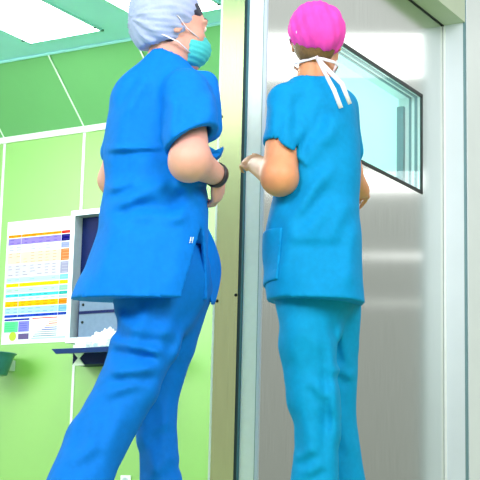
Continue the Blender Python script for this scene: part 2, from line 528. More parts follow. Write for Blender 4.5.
# ------------------------------------------------------------------ wall cabinet, shelf, tissues
q0, q1 = hit(80.0, 216, 0, XG), hit(79, 332, 0, XG)
ky0 = .5 * (q0[1] + q1[1])
ky1 = ky0 - .42
kz1 = hit(82, 214.5, 0, XG)[2]
kz0 = hit(80, 345, 0, XG)[2]
cab = empty('wall_cabinet', (XG, (ky0 + ky1) / 2, kz0), label='silver framed navy wall cabinet partly hidden behind the blue tunic', cat='cabinet')
ct = .028
cbm = MB(cab.location)
dp = .10
for lo, hi in (((ky0 - ct, kz0), (ky0, kz1)), ((ky1, kz0), (ky1 + ct, kz1)), ((ky1 + ct, kz1 - ct), (ky0 - ct, kz1)), ((ky1 + ct, kz0), (ky0 - ct, kz0 + ct))):
    cbm.box((XG - dp, lo[0], lo[1]), (XG, hi[0], hi[1]), 0)
cbm.build('frame', M['silver'], cab)
MB(cab.location).box((XG - .03, ky1 + ct, kz0 + ct), (XG - .004, ky0 - ct, kz1 - ct)).build('back_panel', M['navy'], cab, label='dark navy back panel')
zlp = hit(95, 300, 0, XG)[2]
MB(cab.location).box((XG - .07, ky1 + ct, kz0 + ct), (XG - .03, ky0 - ct - .035, zlp)).build('lower_panel', M['grey_panel'], cab, label='grey lower panel')
MB(cab.location).box((XG - .074, ky1 + ct, zlp - .085), (XG - .07, ky0 - ct - .035, zlp - .07)).build('panel_groove', M['navy'], cab, label='dark groove')
for dz in (.035, .13):
    MB(cab.location).lathe((XG - .07, ky0 - ct - .06, zlp - dz), (-1, 0, 0), [(.008, 0), (.007, .004), (0, .005)], 10).build('screw', M['screw'], cab)

DS = .26                                  # depth of the shelf
xf = XG - DS
shL = hit(51.3, 351, 0, xf)[1]
zs = hit(70, 347.8, 0, xf)[2]
zs0 = hit(70, 353.2, 0, xf)[2]
sh = empty('wall_shelf', (XG, shL - .3, zs0), label='thin dark-edged shelf under the wall cabinet', cat='shelf')
shR = shL - .62
MB(sh.location).box((xf + .012, shR, zs - .012), (XG, shL - .004, zs)).build('shelf_board', M['shelf_top'], sh, label='pale shelf board')
m = MB(sh.location)
m.prism([(xf, shL, zs - .002), (xf, shL - .03, zs0), (xf, shR, zs0), (xf, shR, zs - .002)], (.012, 0, 0))
m.build('front_edge', M['shelf_edge'], sh, label='dark blue front edge')
zd = hit(95, 364, 0, XG - .12)[2]
yd0 = hit(72.8, 358, 0, XG - .12)[1]
MB(sh.location).box((XG - .12, shR + .02, zd), (XG, yd0, zs - .012)).build('under_tray', M['navy'], sh, label='dark navy tray under the board')
yb0 = hit(78.3, 358, 0, XG - .13)[1]
zb = [hit(78.3, v, 0, XG - .13)[2] for v in (352.5, 358, 365.5)]
br = MB(sh.location)
br.prism([(XG - .13, yb0 + .035, zb[0]), (XG - .13, yb0 + .004, zb[1]), (XG - .13, yb0 - .004, zb[1]), (XG - .13, yb0 - .035, zb[0])], (.008, 0, 0))
br.prism([(XG - .13, yb0 + .004, zb[1]), (XG - .13, yb0 + .04, zb[2]), (XG - .13, yb0 - .04, zb[2]), (XG - .13, yb0 - .004, zb[1])], (.008, 0, 0))
br.build('bracket', M['joint'], sh, label='white hourglass bracket')

# folded white paper block and crumpled tissue on the shelf
pA = hit(75.5, 347, 0, xf + .05)
m = MB((XG - .15, pA[1] - .05, zs))
for k in range(3):
    m.box((xf + .04 + .003 * k, pA[1] - .075 + .002 * k, zs + .017 * k), (xf + .16 - .002 * k, pA[1] - .002 * k, zs + .016 + .017 * k), 0, .004)
m.build('paper_stack', M['paper'], label='folded white paper stack on the shelf end', cat='paper').location = (XG - .15, pA[1] - .05, zs)
bm = bmesh.new()
bmesh.ops.create_icosphere(bm, subdivisions=5, radius=1)
ctr = hit(103, 340, 0, xf + .10)
ctr[1] = min(ctr[1], pA[1] - .165)
ctr[2] = zs
for v in bm.verts:
    n1 = mnoise.noise(v.co * 2.1) * .28 + abs(mnoise.noise(v.co * 4.7 + Vector((3, 1, 2)))) * .38 - .12 + mnoise.noise(v.co * 9) * .06
    p = v.co * (1 + n1)
    z = p.z * .066 + .034
    v.co = (p.x * .075, p.y * .085, max(0.0, z))
me = bpy.data.meshes.new('crumpled_tissue')
bm.to_mesh(me); bm.free()
o = link('crumpled_tissue', me, M['tissue'], smooth=True, label='crumpled white tissue heap on the shelf before the cabinet', cat='tissue')
o.location = (xf + .11, ctr[1], zs + .0005)

# teal bin on the wall, low left
XB = XG - .16
rim = hit(14.5, 353.5, 0, XB)
zb1 = hit(6, 351.5, 0, XB - .05)[2]
zb2 = hit(2, 375, 0, XB)[2]
rb = .13
bcy = rim[1] + rb + .020
bn = empty('wall_bin', (XB, bcy, zb2), label='teal plastic flared bowl bin at the left edge', cat='bin')
hh = zb1 - zb2
MB(bn.location).lathe((XB, bcy, zb2), (0, 0, 1), [(0, 0), (rb * .60, 0), (rb * .64, .004), (rb * .86, hh * .78), (rb * .90, hh * .90), (rb * 1.0, hh * .97), (rb * 1.0, hh), (rb * .94, hh * .99), (rb * .84, hh * .85), (rb * .6, .008), (0, .008)], 40).build('bowl', M['teal_plastic'], bn)
MB(bn.location).box((XB + rb * .7, bcy - .03, zb2 + hh * .3), (XG, bcy + .03, zb2 + hh * .8), 0, .004).build('wall_bracket', M['silver'], bn)

# wall socket low on the green wall
s0 = hit(121.4, 475.3, 0, XG); s1 = hit(131.6, 475.3, 0, XG)
ws = s0[1] - s1[1]
sk = empty('wall_socket', (XG, (s0[1] + s1[1]) / 2, s0[2] - ws), label='white socket plate low on the green wall between the legs', cat='socket')
cs = Vector((XG, (s0[1] + s1[1]) / 2, s0[2] - ws / 2))
MB(sk.location).box((XG - .010, s1[1], s0[2] - ws), (XG, s0[1], s0[2]), 0, .003).build('plate', M['socket'], sk)
MB(sk.location).lathe(cs + Vector((-.010, 0, 0)), (-1, 0, 0), [(ws * .34, 0), (ws * .34, .003), (ws * .29, .003), (ws * .27, .0005), (0, .0005)], 24).build('socket_ring', M['alu_lilac'], sk)


# ------------------------------------------------------------------ implicit surfaces for the people
class Field:
    def __init__(s, lo, hi, h):
        s.lo = np.array(lo, float); s.h = h
        n = np.ceil((np.array(hi) - s.lo) / h).astype(int) + 1
        s.n = n
        s.ax = [s.lo[i] + h * np.arange(n[i]) for i in range(3)]
        s.D = np.full(n, .5, np.float32)

    def win(s, lo, hi):
        a = np.clip(np.floor((np.array(lo) - s.lo) / s.h).astype(int), 0, s.n - 1)
        b = np.clip(np.ceil((np.array(hi) - s.lo) / s.h).astype(int) + 1, 1, s.n)
        b = np.maximum(b, a + 1)
        sl = tuple(slice(a[i], b[i]) for i in range(3))
        X = s.ax[0][sl[0]][:, None, None]; Y = s.ax[1][sl[1]][None, :, None]; Z = s.ax[2][sl[2]][None, None, :]
        return sl, X, Y, Z

    def comb(s, sl, d, k, op='add'):
        A = s.D[sl]
        if op == 'add':
            if k > 0:
                hh = np.clip(.5 + .5 * (A - d) / k, 0, 1)
                s.D[sl] = A * (1 - hh) + d * hh - k * hh * (1 - hh)
            else: s.D[sl] = np.minimum(A, d)
        elif op == 'sub':
            if k > 0:
                hh = np.clip(.5 - .5 * (A + d) / k, 0, 1)
                s.D[sl] = A * (1 - hh) - d * hh + k * hh * (1 - hh)
            else: s.D[sl] = np.maximum(A, -d)
        else: s.D[sl] = np.maximum(A, d)

    def cone(s, a, b, ra, rb, k=.02, op='add'):
        a = np.array(a, float); b = np.array(b, float)
        m = max(ra, rb) + k + 3 * s.h + .02
        sl, X, Y, Z = s.win(np.minimum(a, b) - m, np.maximum(a, b) + m)
        ab = b - a; L2 = max(ab @ ab, 1e-9)
        t = np.clip(((X - a[0]) * ab[0] + (Y - a[1]) * ab[1] + (Z - a[2]) * ab[2]) / L2, 0, 1)
        d = np.sqrt((X - a[0] - ab[0] * t) ** 2 + (Y - a[1] - ab[1] * t) ** 2 + (Z - a[2] - ab[2] * t) ** 2) - (ra + (rb - ra) * t)
        s.comb(sl, d, k, op)

    def ell(s, c, r, Q=None, k=.02, op='add'):
        """Q: 3x3 rows = local axes"""
        c = np.array(c, float); r = np.array(r, float)
        Q = np.eye(3) if Q is None else np.array(Q)
        m = r.max() + k + 3 * s.h + .02
        sl, X, Y, Z = s.win(c - m, c + m)
        q = [(Q[i][0] * (X - c[0]) + Q[i][1] * (Y - c[1]) + Q[i][2] * (Z - c[2])) for i in range(3)]
        k0 = np.sqrt(sum((q[i] / r[i]) ** 2 for i in range(3)))
        k1 = np.sqrt(sum((q[i] / r[i] ** 2) ** 2 for i in range(3))) + 1e-9
        s.comb(sl, k0 * (k0 - 1) / k1, k, op)

    def half(s, p, n, op='int'):
        """keep the side the normal points away from"""
        n = np.array(n, float); n = n / np.linalg.norm(n); p = np.array(p, float)
        sl, X, Y, Z = s.win(s.lo, s.lo + s.h * s.n)
        d = (X - p[0]) * n[0] + (Y - p[1]) * n[1] + (Z - p[2]) * n[2]
        s.comb(sl, d, 0, op)

    def loft(s, rings, k=.02, op='add', n=2.4):
        """rings: (z, cx, cy, ax, ay) sorted any order"""
        rg = np.array(sorted(rings))
        z = s.ax[2]
        zz = np.linspace(rg[0, 0], rg[-1, 0], 400)
        par = []
        for c in range(1, 5):
            v = np.interp(zz, rg[:, 0], rg[:, c])
            w = 15
            vp = np.pad(v, w, mode='reflect', reflect_type='odd')
            v = np.convolve(vp, np.ones(2 * w + 1) / (2 * w + 1), 'valid')
            par.append(np.interp(z, zz, v)[None, None, :])
        X = s.ax[0][:, None, None]; Y = s.ax[1][None, :, None]; Z = z[None, None, :]
        cx, cy, ax, ay = par
        q = (np.abs((X - cx) / ax) ** n + np.abs((Y - cy) / ay) ** n) ** (1 / n)
        d = (q - 1) * np.minimum(ax, ay)
        d = np.maximum(d, np.maximum(rg[0, 0] - Z, Z - rg[-1, 0]))
        s.comb((slice(None),) * 3, d.astype(np.float32), k, op)

    def near(s, band=.03):
        idx = np.nonzero(np.abs(s.D) < band)
        P = np.stack([s.ax[i][idx[i]] for i in range(3)], 1)
        return idx, P

    def mesh(s, name):
        D = s.D.copy()
        for i in range(3):
            sl = [slice(None)] * 3
            for e in (0, -1):
                sl[i] = e
                D[tuple(sl)] = np.maximum(D[tuple(sl)], .01)
        ins = D < 0
        cnt = np.zeros(np.array(D.shape) - 1, np.int8)
        for a in (0, 1):
            for b in (0, 1):
                for c in (0, 1):
                    cnt += ins[a:D.shape[0] - 1 + a, b:D.shape[1] - 1 + b, c:D.shape[2] - 1 + c]
        act = (cnt > 0) & (cnt < 8)
        I = np.stack(np.nonzero(act), 1)
        vid = np.full(act.shape, -1, np.int64)
        vid[act] = np.arange(len(I))
        acc = np.zeros((len(I), 3)); num = np.zeros(len(I))
        corners = [(a, b, c) for a in (0, 1) for b in (0, 1) for c in (0, 1)]
        for A in corners:
            for ax in range(3):
                if A[ax]: continue
                B = list(A); B[ax] = 1
                da = D[I[:, 0] + A[0], I[:, 1] + A[1], I[:, 2] + A[2]]
                db = D[I[:, 0] + B[0], I[:, 1] + B[1], I[:, 2] + B[2]]
                x = (da < 0) != (db < 0)
                t = np.where(x, da / np.where(da == db, 1, da - db), 0)
                P = np.array(A, float)[None, :].repeat(len(I), 0)
                P[:, ax] = t
                acc[x] += P[x]; num[x] += 1
        V = (I + acc / num[:, None]) * s.h + s.lo
        quads = []
        for ax in range(3):
            b, c = (ax + 1) % 3, (ax + 2) % 3
            sa = [slice(None)] * 3; sb = [slice(None)] * 3
            sa[ax] = slice(0, -1); sb[ax] = slice(1, None)
            x = ins[tuple(sa)] != ins[tuple(sb)]
            E = np.stack(np.nonzero(x), 1)
            ok = (E[:, b] > 0) & (E[:, c] > 0) & (E[:, b] < D.shape[b] - 1) & (E[:, c] < D.shape[c] - 1)
            E = E[ok]
            q = []
            for ob, oc in ((-1, -1), (0, -1), (0, 0), (-1, 0)):
                G = E.copy(); G[:, b] += ob; G[:, c] += oc
                q.append(vid[G[:, 0], G[:, 1], G[:, 2]])
            q = np.stack(q, 1)
            flip = ~ins[E[:, 0], E[:, 1], E[:, 2]]
            q[flip] = q[flip][:, ::-1]
            quads.append(q)
        Q = np.concatenate(quads)
        # a light smoothing pass
        for it in range(2):
            s_ = np.zeros_like(V); n_ = np.zeros(len(V))
            for i in range(4):
                np.add.at(s_, Q[:, i], V[Q[:, (i + 1) % 4]]); np.add.at(n_, Q[:, i], 1)
            V = V * .5 + .5 * s_ / np.maximum(n_, 1)[:, None]
        me = bpy.data.meshes.new(name)
        me.vertices.add(len(V)); me.vertices.foreach_set('co', V.astype(np.float32).ravel())
        me.loops.add(len(Q) * 4); me.loops.foreach_set('vertex_index', Q.astype(np.int32).ravel())
        me.polygons.add(len(Q)); me.polygons.foreach_set('loop_start', np.arange(len(Q), dtype=np.int32) * 4)
        me.update(calc_edges=True)
        me.validate()
        return me


class Person:
    """local frame: x = right in view, y = away, z = up; base on the floor"""
    def __init__(s, u, dep):
        p = at_depth(u, 478, dep)
        s.org = np.array([p[0], p[1], 0.0])
        s.dep = dep
        s.rz = PSI - math.pi / 2

    def J(s, u, v, dd=0.0):
        p = at_depth(u, v, s.dep + dd) - s.org
        return np.array([p @ SIDE, p @ HEAD, p[2]])

    def px(s, P):
        W = s.org + P[:, :1] * SIDE + P[:, 1:2] * HEAD + P[:, 2:3] * np.array([0, 0, 1.])
        d = W - CAM
        zc = d @ _F
        return 240 + FPX * (d @ _Rt) / zc, 240 - FPX * (d @ _U) / zc

    def rings(s, rows):
        out = []
        for v, uL, uR, dc, hd in rows:
            a, b = s.J(uL, v, dc), s.J(uR, v, dc)
            out.append(((a[2] + b[2]) / 2, (a[0] + b[0]) / 2, dc, (b[0] - a[0]) / 2, hd))
        return out

    def folds(s, F, strokes, near_only=None):
        """strokes: (u0,v0,u1,v1,width_px,amp_m): a raised soft crease with a valley beside it"""
        idx, P = F.near(.035)
        u, v = s.px(P)
        w = np.ones(len(u)) if near_only is None else 1 / (1 + np.exp((P[:, 1] - near_only) / .015))
        d = np.zeros(len(u))
        for (u0, v0, u1, v1, wd, am) in strokes:
            L = math.hypot(u1 - u0, v1 - v0)
            tx, ty = (u1 - u0) / L, (v1 - v0) / L
            t = ((u - u0) * tx + (v - v0) * ty) / L
            bend = .12 * L * (t * (1 - t)) * np.sin(u0 * 1.7 + v0)
            n = (-(u - u0) * ty + (v - v0) * tx) - bend
            env = np.clip(t / .3, 0, 1) * np.clip((1 - t) / .3, 0, 1)
            env = env * env * (3 - 2 * env)
            wd = wd * 1.35
            d += 1.6 * am * env * (np.exp(-(n / wd) ** 2) - .8 * np.exp(-((n - 1.7 * wd) / wd) ** 2))
        F.D[idx] -= (d * w).astype(np.float32)

    def ripple(s, F, amp, f=1.0, seed=0.0):
        idx, P = F.near(.035)
        x, y, z = P.T
        a = np.sin(14 * f * x + 5 * np.sin(3.1 * z + seed) + 9 * f * z + seed) * np.sin(11 * f * y + 4 * np.sin(4 * z + 2 + seed) - 5 * f * z)
        b = np.sin(27 * f * x + 19 * f * z + 3 * np.sin(9 * y + seed)) * np.sin(23 * f * y - 15 * f * z + seed * 2)
        c = np.sin(51 * f * x - 33 * f * z + 2.5 * np.sin(17 * f * z + seed)) * np.sin(47 * f * y + 29 * f * z)
        F.D[idx] -= (amp * (a + .5 * b + .22 * c)).astype(np.float32)


def frame_from(fwd, up):
    f = np.array(fwd, float); f /= np.linalg.norm(f)
    u = np.array(up, float); u = u - f * (f @ u); u /= np.linalg.norm(u)
    return f, np.cross(u, f), u           # fwd, left, up


def add_head(F, c, fwd, up, sc=1.0):
    f, l, u = frame_from(fwd, up)
    Q = [f, l, u]
    P = lambda a, b, d: np.array(c) + (f * a + l * b + u * d) * sc
    e = lambda p, r, k=.015, op='add': F.ell(P(*p), np.array(r) * sc, Q, k * sc, op)
    e((-.012, 0, .030), (.098, .076, .088))          # skull
    e((.030, 0, .000), (.066, .066, .090), .02)         # face
    e((.042, 0, -.062), (.048, .050, .052), .03)      # jaw
    e((.078, 0, -.098), (.020, .024, .018), .02)      # chin
    for sd in (1, -1):
        e((.060, sd * .040, -.022), (.026, .024, .026), .02)    # cheekbone
        e((.086, sd * .032, .012), (.014, .017, .010), .012, 'sub')   # eye socket
        e((.082, sd * .031, .012), (.013, .014, .012), .004)    # lid
        e((.084, sd * .032, .032), (.012, .024, .008), .012)    # brow
        e((-.010, sd * .077, -.008), (.020, .008, .032), .006)   # ear
        e((-.004, sd * .083, -.006), (.010, .005, .018), .004, 'sub')
        e((.098, sd * .010, -.034), (.010, .008, .008), .006)    # nostril wing
    F.cone(P(.090, 0, .012), P(.112, 0, -.026), .008 * sc, .012 * sc, .010 * sc)   # nose
    e((.088, 0, -.058), (.016, .024, .006), .006)      # upper lip
    e((.086, 0, -.070), (.015, .021, .007), .006)      # lower lip
    e((.104, 0, -.064), (.008, .024, .002), .004, 'sub')
    return P, Q


def add_hand(F, wrist, d, nrm_, side, curl=.5, sc=1.0):
    """d: wrist to knuckles, nrm_: back-of-hand normal, side: +1/-1 where the thumb leaves"""
    d = np.array(d, float); d /= np.linalg.norm(d)
    n = np.array(nrm_, float); n = n - d * (d @ n); n /= np.linalg.norm(n)
    w = np.cross(d, n) * side                    # towards the thumb
    wr = np.array(wrist, float)
    F.ell(wr + d * .045 * sc, np.array((.050, .038, .016)) * sc, [d, w, n], .012)
    F.ell(wr + d * .030 * sc + w * .022 * sc - n * .006 * sc, np.array((.030, .018, .015)) * sc, [d, w, n], .010)
    for i, (off, ln, rad) in enumerate(((.028, .078, .0090), (.0095, .088, .0092), (-.0095, .080, .0088), (-.0275, .064, .0080))):
        p = wr + d * (.080 - .004 * abs(i - 1)) * sc + w * off * sc
        F.cone(p - d * .03 * sc, p, rad * 1.05 * sc, rad * sc, .006)
        ang = curl * (.55 + .12 * i)
        ax_d = d + w * (off * 1.6)
        for j, fr in enumerate((.45, .31, .24)):
            ca, sa = math.cos(ang), math.sin(ang)
            dv = ax_d * ca - n * sa
            dv /= np.linalg.norm(dv)
            q = p + dv * ln * fr * sc
            F.cone(p, q, rad * sc * (1 - .08 * j), rad * sc * (.94 - .09 * j), .003)
            p = q
            ang += curl * (.95 - .15 * j)
    p = wr + d * .022 * sc + w * .034 * sc - n * .006 * sc
    dv = d * .62 + w * .62 - n * (.25 + .3 * curl)
    for j, (ln, rad) in enumerate(((.036, .0115), (.030, .0100), (.024, .0088))):
        dv = dv / np.linalg.norm(dv)
        q = p + dv * ln * sc
        F.cone(p, q, rad * sc, rad * .92 * sc, .004)
        p = q
        dv = dv + d * .25 - w * .30 * (j + .3) - n * .12


def shoes(P, root, ank, heading, mats):
    a = np.array(ank, float)
    hd = np.array([math.cos(heading), math.sin(heading), 0])
    Fs = Field(a - np.array([.2, .25, a[2] + .02]), a + np.array([.2, .25, .05]), .006)
    base = np.array([a[0], a[1], 0])
    l = np.array([-hd[1], hd[0], 0])
    Q = [hd, l, np.array([0, 0, 1.])]
    Fs.ell(base + hd * .09 + [0, 0, .035], (.105, .046, .042), Q, .02)
    Fs.ell(base - hd * .03 + [0, 0, .045], (.065, .040, .055), Q, .03)
    Fs.ell(base + hd * .04 + [0, 0, .012], (.155, .048, .020), Q, .01)
    Fs.half((0, 0, 0.001), (0, 0, -1))
    return link('shoe', Fs.mesh('shoe'), mats, root, True)


def keep_inside(Fb, Ft, z0=.10, z1=.80, gap=.012):
    """legs of the body stay inside the trousers"""
    ix = [np.clip(np.round((Fb.ax[i] - Ft.lo[i]) / Ft.h).astype(int), 0, Ft.n[i] - 1) for i in range(3)]
    zs_ = np.nonzero((Fb.ax[2] > z0) & (Fb.ax[2] < z1))[0]
    T = Ft.D[np.ix_(ix[0], ix[1], ix[2][zs_])]
    Fb.D[:, :, zs_] = np.maximum(Fb.D[:, :, zs_], T + gap)


def cloth_mesh(name, F, m, root, **k):
    return link(name, F.mesh(name), m, root, True, **k)


# ================================================================== person in royal blue
L = Person(155, 4.0)
rootL = empty('person', L.org, L.rz, label='person in royal blue scrubs, lilac cap and teal mask, striding to the right', cat='person')
J = L.J
aim = R(22)
hc = J(172.5, 29, .02)
hf = np.array([math.cos(aim), math.sin(aim), -.10])
hu = np.array([.10, .02, 1.0])
# body
lo, hi = np.array([-.36, -.62, 0]), np.array([.34, .52, 1.80])
Fb = Field(lo, hi, .0055)
neckb = J(160, 80, .02)
Fb.loft(L.rings([(76, 142, 186, .02, .05), (90, 122, 199, .02, .08), (130, 116, 198, .02, .095), (190, 114, 200, .02, .10), (235, 112, 200, .02, .11), (270, 112, 203, .02, .12), (300, 116, 202, .02, .11)]), .02)
Fb.cone(neckb + [0, 0, -.03], hc + hf * -.01 + [0, 0, -.06], .062, .056, .03)
shR, elR, wrR = J(186, 102, -.08), J(191, 160, -.19), J(217, 175.5, -.06)
shLf, elLf, wrLf = J(130, 108, .12), J(114, 180, .20), J(170, 192, .34)
Fb.cone(shR, elR, .050, .054, .03); Fb.cone(elR, wrR, .052, .030, .02)
Fb.ell(elR + [-.012, -.004, -.008], (.046, .046, .050), None, .03)
Fb.cone(shLf, elLf, .046, .047, .03); Fb.cone(elLf, wrLf, .047, .029, .02)
hipR, knR, anR = J(160, 286, .0), J(131, 388, -.12), J(70, 521, -.30)
hipL, knL, anL = J(172, 288, .08), J(159, 388, .12), J(157, 516, .08)
Fb.cone(hipR, knR, .068, .050, .03); Fb.cone(knR, anR, .048, .036, .02)
Fb.cone(hipL, knL, .062, .042, .03); Fb.cone(knL, anL, .042, .034, .02)
for an in (anR, anL):
    Fb.ell(an + [.03, .03, -.03], (.06, .06, .04), None, .02)
PH, QH = add_head(Fb, hc, hf, hu, 1.0)
fore = (wrR - elR) / np.linalg.norm(wrR - elR)
add_hand(Fb, wrR + fore * .005, fore * .35 + np.array([-.16, .50, -.80]), np.array([.85, -.1, -.45]), -1, .75, .95)
add_hand(Fb, wrLf, np.array([.6, .3, -.5]), np.array([.2, .9, .3]), 1, .6, .95)

# eyes, brows
f_, l_, u_ = QH
for sd in (1, -1):
    e = MB()
    e.lathe(PH(.081, sd * .0315, .012), f_, [(0, .0145), (.0055, .0133), (.0057, .0132), (.011, .0085), (.0125, 0), (.010, -.006), (0, -.010)], 16)
    ob = e.build('eye', [M['eye_white'], M['iris']], rootL)
    for p in ob.data.polygons:
        cc = Vector(p.center) - Vector(PH(.081, sd * .0315, .012))
        if cc.dot(Vector(f_)) > .0125: p.material_index = 1
    MB().tube([PH(.092, sd * .014, .033), PH(.094, sd * .032, .039), PH(.078, sd * .052, .036)], (.004, .002), 8).build('eyebrow', M['hair'], rootL)

# hair: close shell under the cap
Fh = Field(hc - .17, hc + .17, .005)
Fh.ell(PH(-.014, 0, .026), (.106, .083, .096), QH, 0)
Fh.ell(PH(-.045, 0, -.030), (.066, .068, .062), QH, .03)
Fh.half(PH(.070, 0, .030), f_ * 1 - u_ * .62)
Fh.half(PH(-.02, 0, -.062), -u_ - f_ * .15)
for sd in (1, -1):
    Fh.ell(PH(.055, sd * .07, -.035), (.055, .04, .070), QH, .01, 'sub')
    Fh.ell(PH(-.010, sd * .092, -.010), (.024, .022, .036), QH, .01, 'sub')
L.ripple(Fh, .002, 3.0, 1.0)
cloth_mesh('hair', Fh, M['hair'], rootL, label='dark hair under the cap')

# lilac cap: puffed at the back, gathered band
Fc = Field(hc - .20, hc + .20, .005)
Fc.ell(PH(-.030, 0, .044), (.106, .093, .094), QH, 0)
Fc.ell(PH(-.050, 0, .004), (.080, .092, .096), QH, .03)
Fc.half(PH(.030, 0, .0), f_ * 1 + u_ * -.31)
Fc.half(PH(0, 0, -.050), -u_ + f_ * .34)
idx, P = Fc.near(.03)
rel = P - hc
aa = np.arctan2(rel @ l_, rel @ u_); ff = rel @ f_
Fc.D[idx] -= (.0045 * np.sin(aa * 13 + 30 * ff) * (.6 + .4 * np.sin(ff * 40 + aa * 3)) + .002 * np.sin(aa * 31 - 55 * ff)).astype(np.float32)
cloth_mesh('surgical_cap', Fc, M['lilac'], rootL)
# mask
Fm = Field(hc - .17, hc + .17, .004)
Fm.ell(PH(.052, 0, -.056), (.070, .066, .058), QH, 0)
Fm.ell(PH(.085, 0, -.040), (.040, .036, .040), QH, .02)
Fm.half(PH(.038, 0, -.03), -f_ - u_ * .10)
Fm.half(PH(.1, 0, -.012), u_ + f_ * .2)
idx, P = Fm.near(.03)
Fm.D[idx] -= (.0015 * np.sin(((P - hc) @ u_) * 420)).astype(np.float32)
mk = cloth_mesh('face_mask', Fm, M['mask_teal'], rootL)
for sd in (1, -1):
    MB().tube([PH(.066, sd * .062, -.030), PH(.020, sd * .080, -.016), PH(-.02, sd * .090, .012)], (.0035, .0015), 8).build('mask_strap', M['mask_white'], mk)
    MB().tube([PH(.045, sd * .060, -.080), PH(.0, sd * .076, -.062), PH(-.05, sd * .074, -.052), PH(-.085, sd * .03, -.050)], (.0035, .0015), 8).build('mask_strap', M['mask_white'], mk)

# trousers
Ft = Field((-.46, -.62, .02), (.34, .40, .95), .006)
Ft.ell(J(160, 278, .02), (.148, .130, .17), None, 0)
Ft.cone(J(158, 290, -.01), J(143, 345, -.07), .102, .082, .04)
Ft.cone(J(143, 345, -.07), J(127, 390, -.13), .088, .084, .03)
Ft.cone(J(127, 390, -.13), J(98, 440, -.18), .083, .082, .02)
Ft.cone(J(98, 440, -.18), J(54, 540, -.32), .080, .084, .02)
Ft.cone(J(178, 290, .08), J(171, 345, .11), .104, .072, .02)
Ft.cone(J(171, 345, .11), J(158, 395, .12), .072, .060, .012)
Ft.cone(J(158, 395, .12), J(157, 440, .11), .060, .056, .012)
Ft.cone(J(157, 440, .11), J(166, 540, .06), .056, .070, .012)
L.folds(Ft, [(108, 342, 168, 354, 4, .011), (104, 372, 160, 366, 4.5, .009), (112, 326, 184, 332, 5, .006), (110, 306, 140, 336, 5, .005),
             (98, 398, 146, 380, 4, .005), (64, 468, 104, 440, 5, .005),
             (150, 300, 128, 372, 6, .006), (178, 306, 150, 380, 7, .006), (196, 310, 172, 372, 5, .007), (104, 410, 86, 468, 6, .006), (126, 404, 100, 470, 6, .005),
             (146, 434, 172, 420, 4, .004), (152, 476, 176, 452, 5, .005), (166, 396, 162, 466, 5, .006), (150, 440, 156, 482, 4, .005)])
L.ripple(Ft, .0028, 1.0, .7)
Ft.half((0, 0, .075), (0, 0, -1))
keep_inside(Fb, Ft)
cloth_mesh('trousers', Ft, M['blue_cloth_dk'], rootL)
link('body', Fb.mesh('body'), M['skin_pale'], rootL, True)

# tunic
Fk = Field((-.36, -.40, .62), (.34, .40, 1.62), .0055)
rowsT = [(55, 150, 182, .02, .062), (63, 145, 187, .02, .07), (72, 130, 197, .02, .085), (84, 117, 204, .02, .105), (100, 109, 206, .02, .12), (130, 102, 206, .02, .13), (160, 102, 208, .02, .135),
         (188, 105, 209, .02, .14), (212, 101, 209, .02, .16), (235, 95, 208, .01, .175), (260, 86, 208, .01, .185), (285, 77, 207, .005, .195), (308, 69, 208, .0, .20)]
Fk.loft(L.rings(rowsT), 0)
# sleeves
sa, sb = J(186, 94, -.09), J(196, 160, -.20)
Fk.cone(sa, sb, .072, .086, .03)
Fk.cone(J(205, 84, -.02), J(209, 128, -.06), .040, .042, .03)
ta, tb = J(128, 108, .12), J(121, 150, .19)
Fk.cone(ta, tb, .058, .064, .03)
zhem = J(130, 299.5, 0)[2]
hm = [J(168, 148, -.2), J(218, 122, -.2)]
e1 = hm[1] - hm[0]
ncut = np.cross(e1, np.array([0.15, -1.0, .25])); ncut = ncut if ncut[2] < 0 else -ncut
ncut /= np.linalg.norm(ncut)
# split sleeve bottoms off: remove the rounded ends below the sleeve hem, outside the torso
sl, X, Y, Z = Fk.win(J(165, 200, -.40) - [.02, 0, 0], J(235, 120, .02) + [0, 0, .06])
dcut = (X - hm[0][0]) * ncut[0] + (Y - hm[0][1]) * ncut[1] + (Z - hm[0][2]) * ncut[2]
rgs = L.rings(rowsT)
Ftor = Field((-.36, -.40, .62), (.34, .40, 1.62), .0055)
Ftor.loft(rgs, 0)
T0 = Ftor.D.copy()
Fk.D[sl] = np.minimum(np.maximum(Fk.D[sl], dcut), T0[sl])
# hollow sleeve end
ax_ = (sb - sa) / np.linalg.norm(sb - sa)
d0 = Fk.D.copy()
Fk.cone(sb - ax_ * .12, sb + ax_ * .02, .052, .076, .0, 'sub')
# keep the torso wall behind the sleeve opening
Fk.D = np.where(T0 < .012, d0, Fk.D).astype(np.float32)
L.folds(Fk, [(100, 150, 168, 148, 2.2, .006), (122, 196, 176, 178, 5, .011), (108, 205, 172, 196, 5, .011), (104, 190, 140, 178, 4, .008), (120, 214, 186, 214, 5, .006),
             (150, 200, 208, 168, 6, .008), (170, 170, 206, 206, 5, .006), (128, 96, 116, 160, 7, .006), (150, 72, 124, 118, 4, .006), (176, 84, 158, 150, 7, .006), (176, 96, 170, 142, 4, .006),
             (118, 214, 102, 292, 8, .008), (136, 222, 124, 296, 8, .006), (160, 226, 152, 298, 9, .004), (178, 236, 170, 296, 7, .004), (198, 96, 200, 130, 6, .005), (208, 90, 212, 122, 5, .005),
             (146, 150, 140, 196, 7, .005), (190, 214, 150, 232, 5, .005), (196, 190, 176, 226, 5, .005)])
L.ripple(Fk, .0026, 1.0, 0.0)
# neckline
Fk.cone(neckb + [.006, .0, -.01], hc + [0, 0, -.03], .056, .066, .006, 'sub')
Fk.cone(neckb + [.02, .06, -.10], hc + [.03, .05, -.02], .03, .075, .01, 'sub')
Fk.half((0, 0, zhem), (.02, .10, -1))
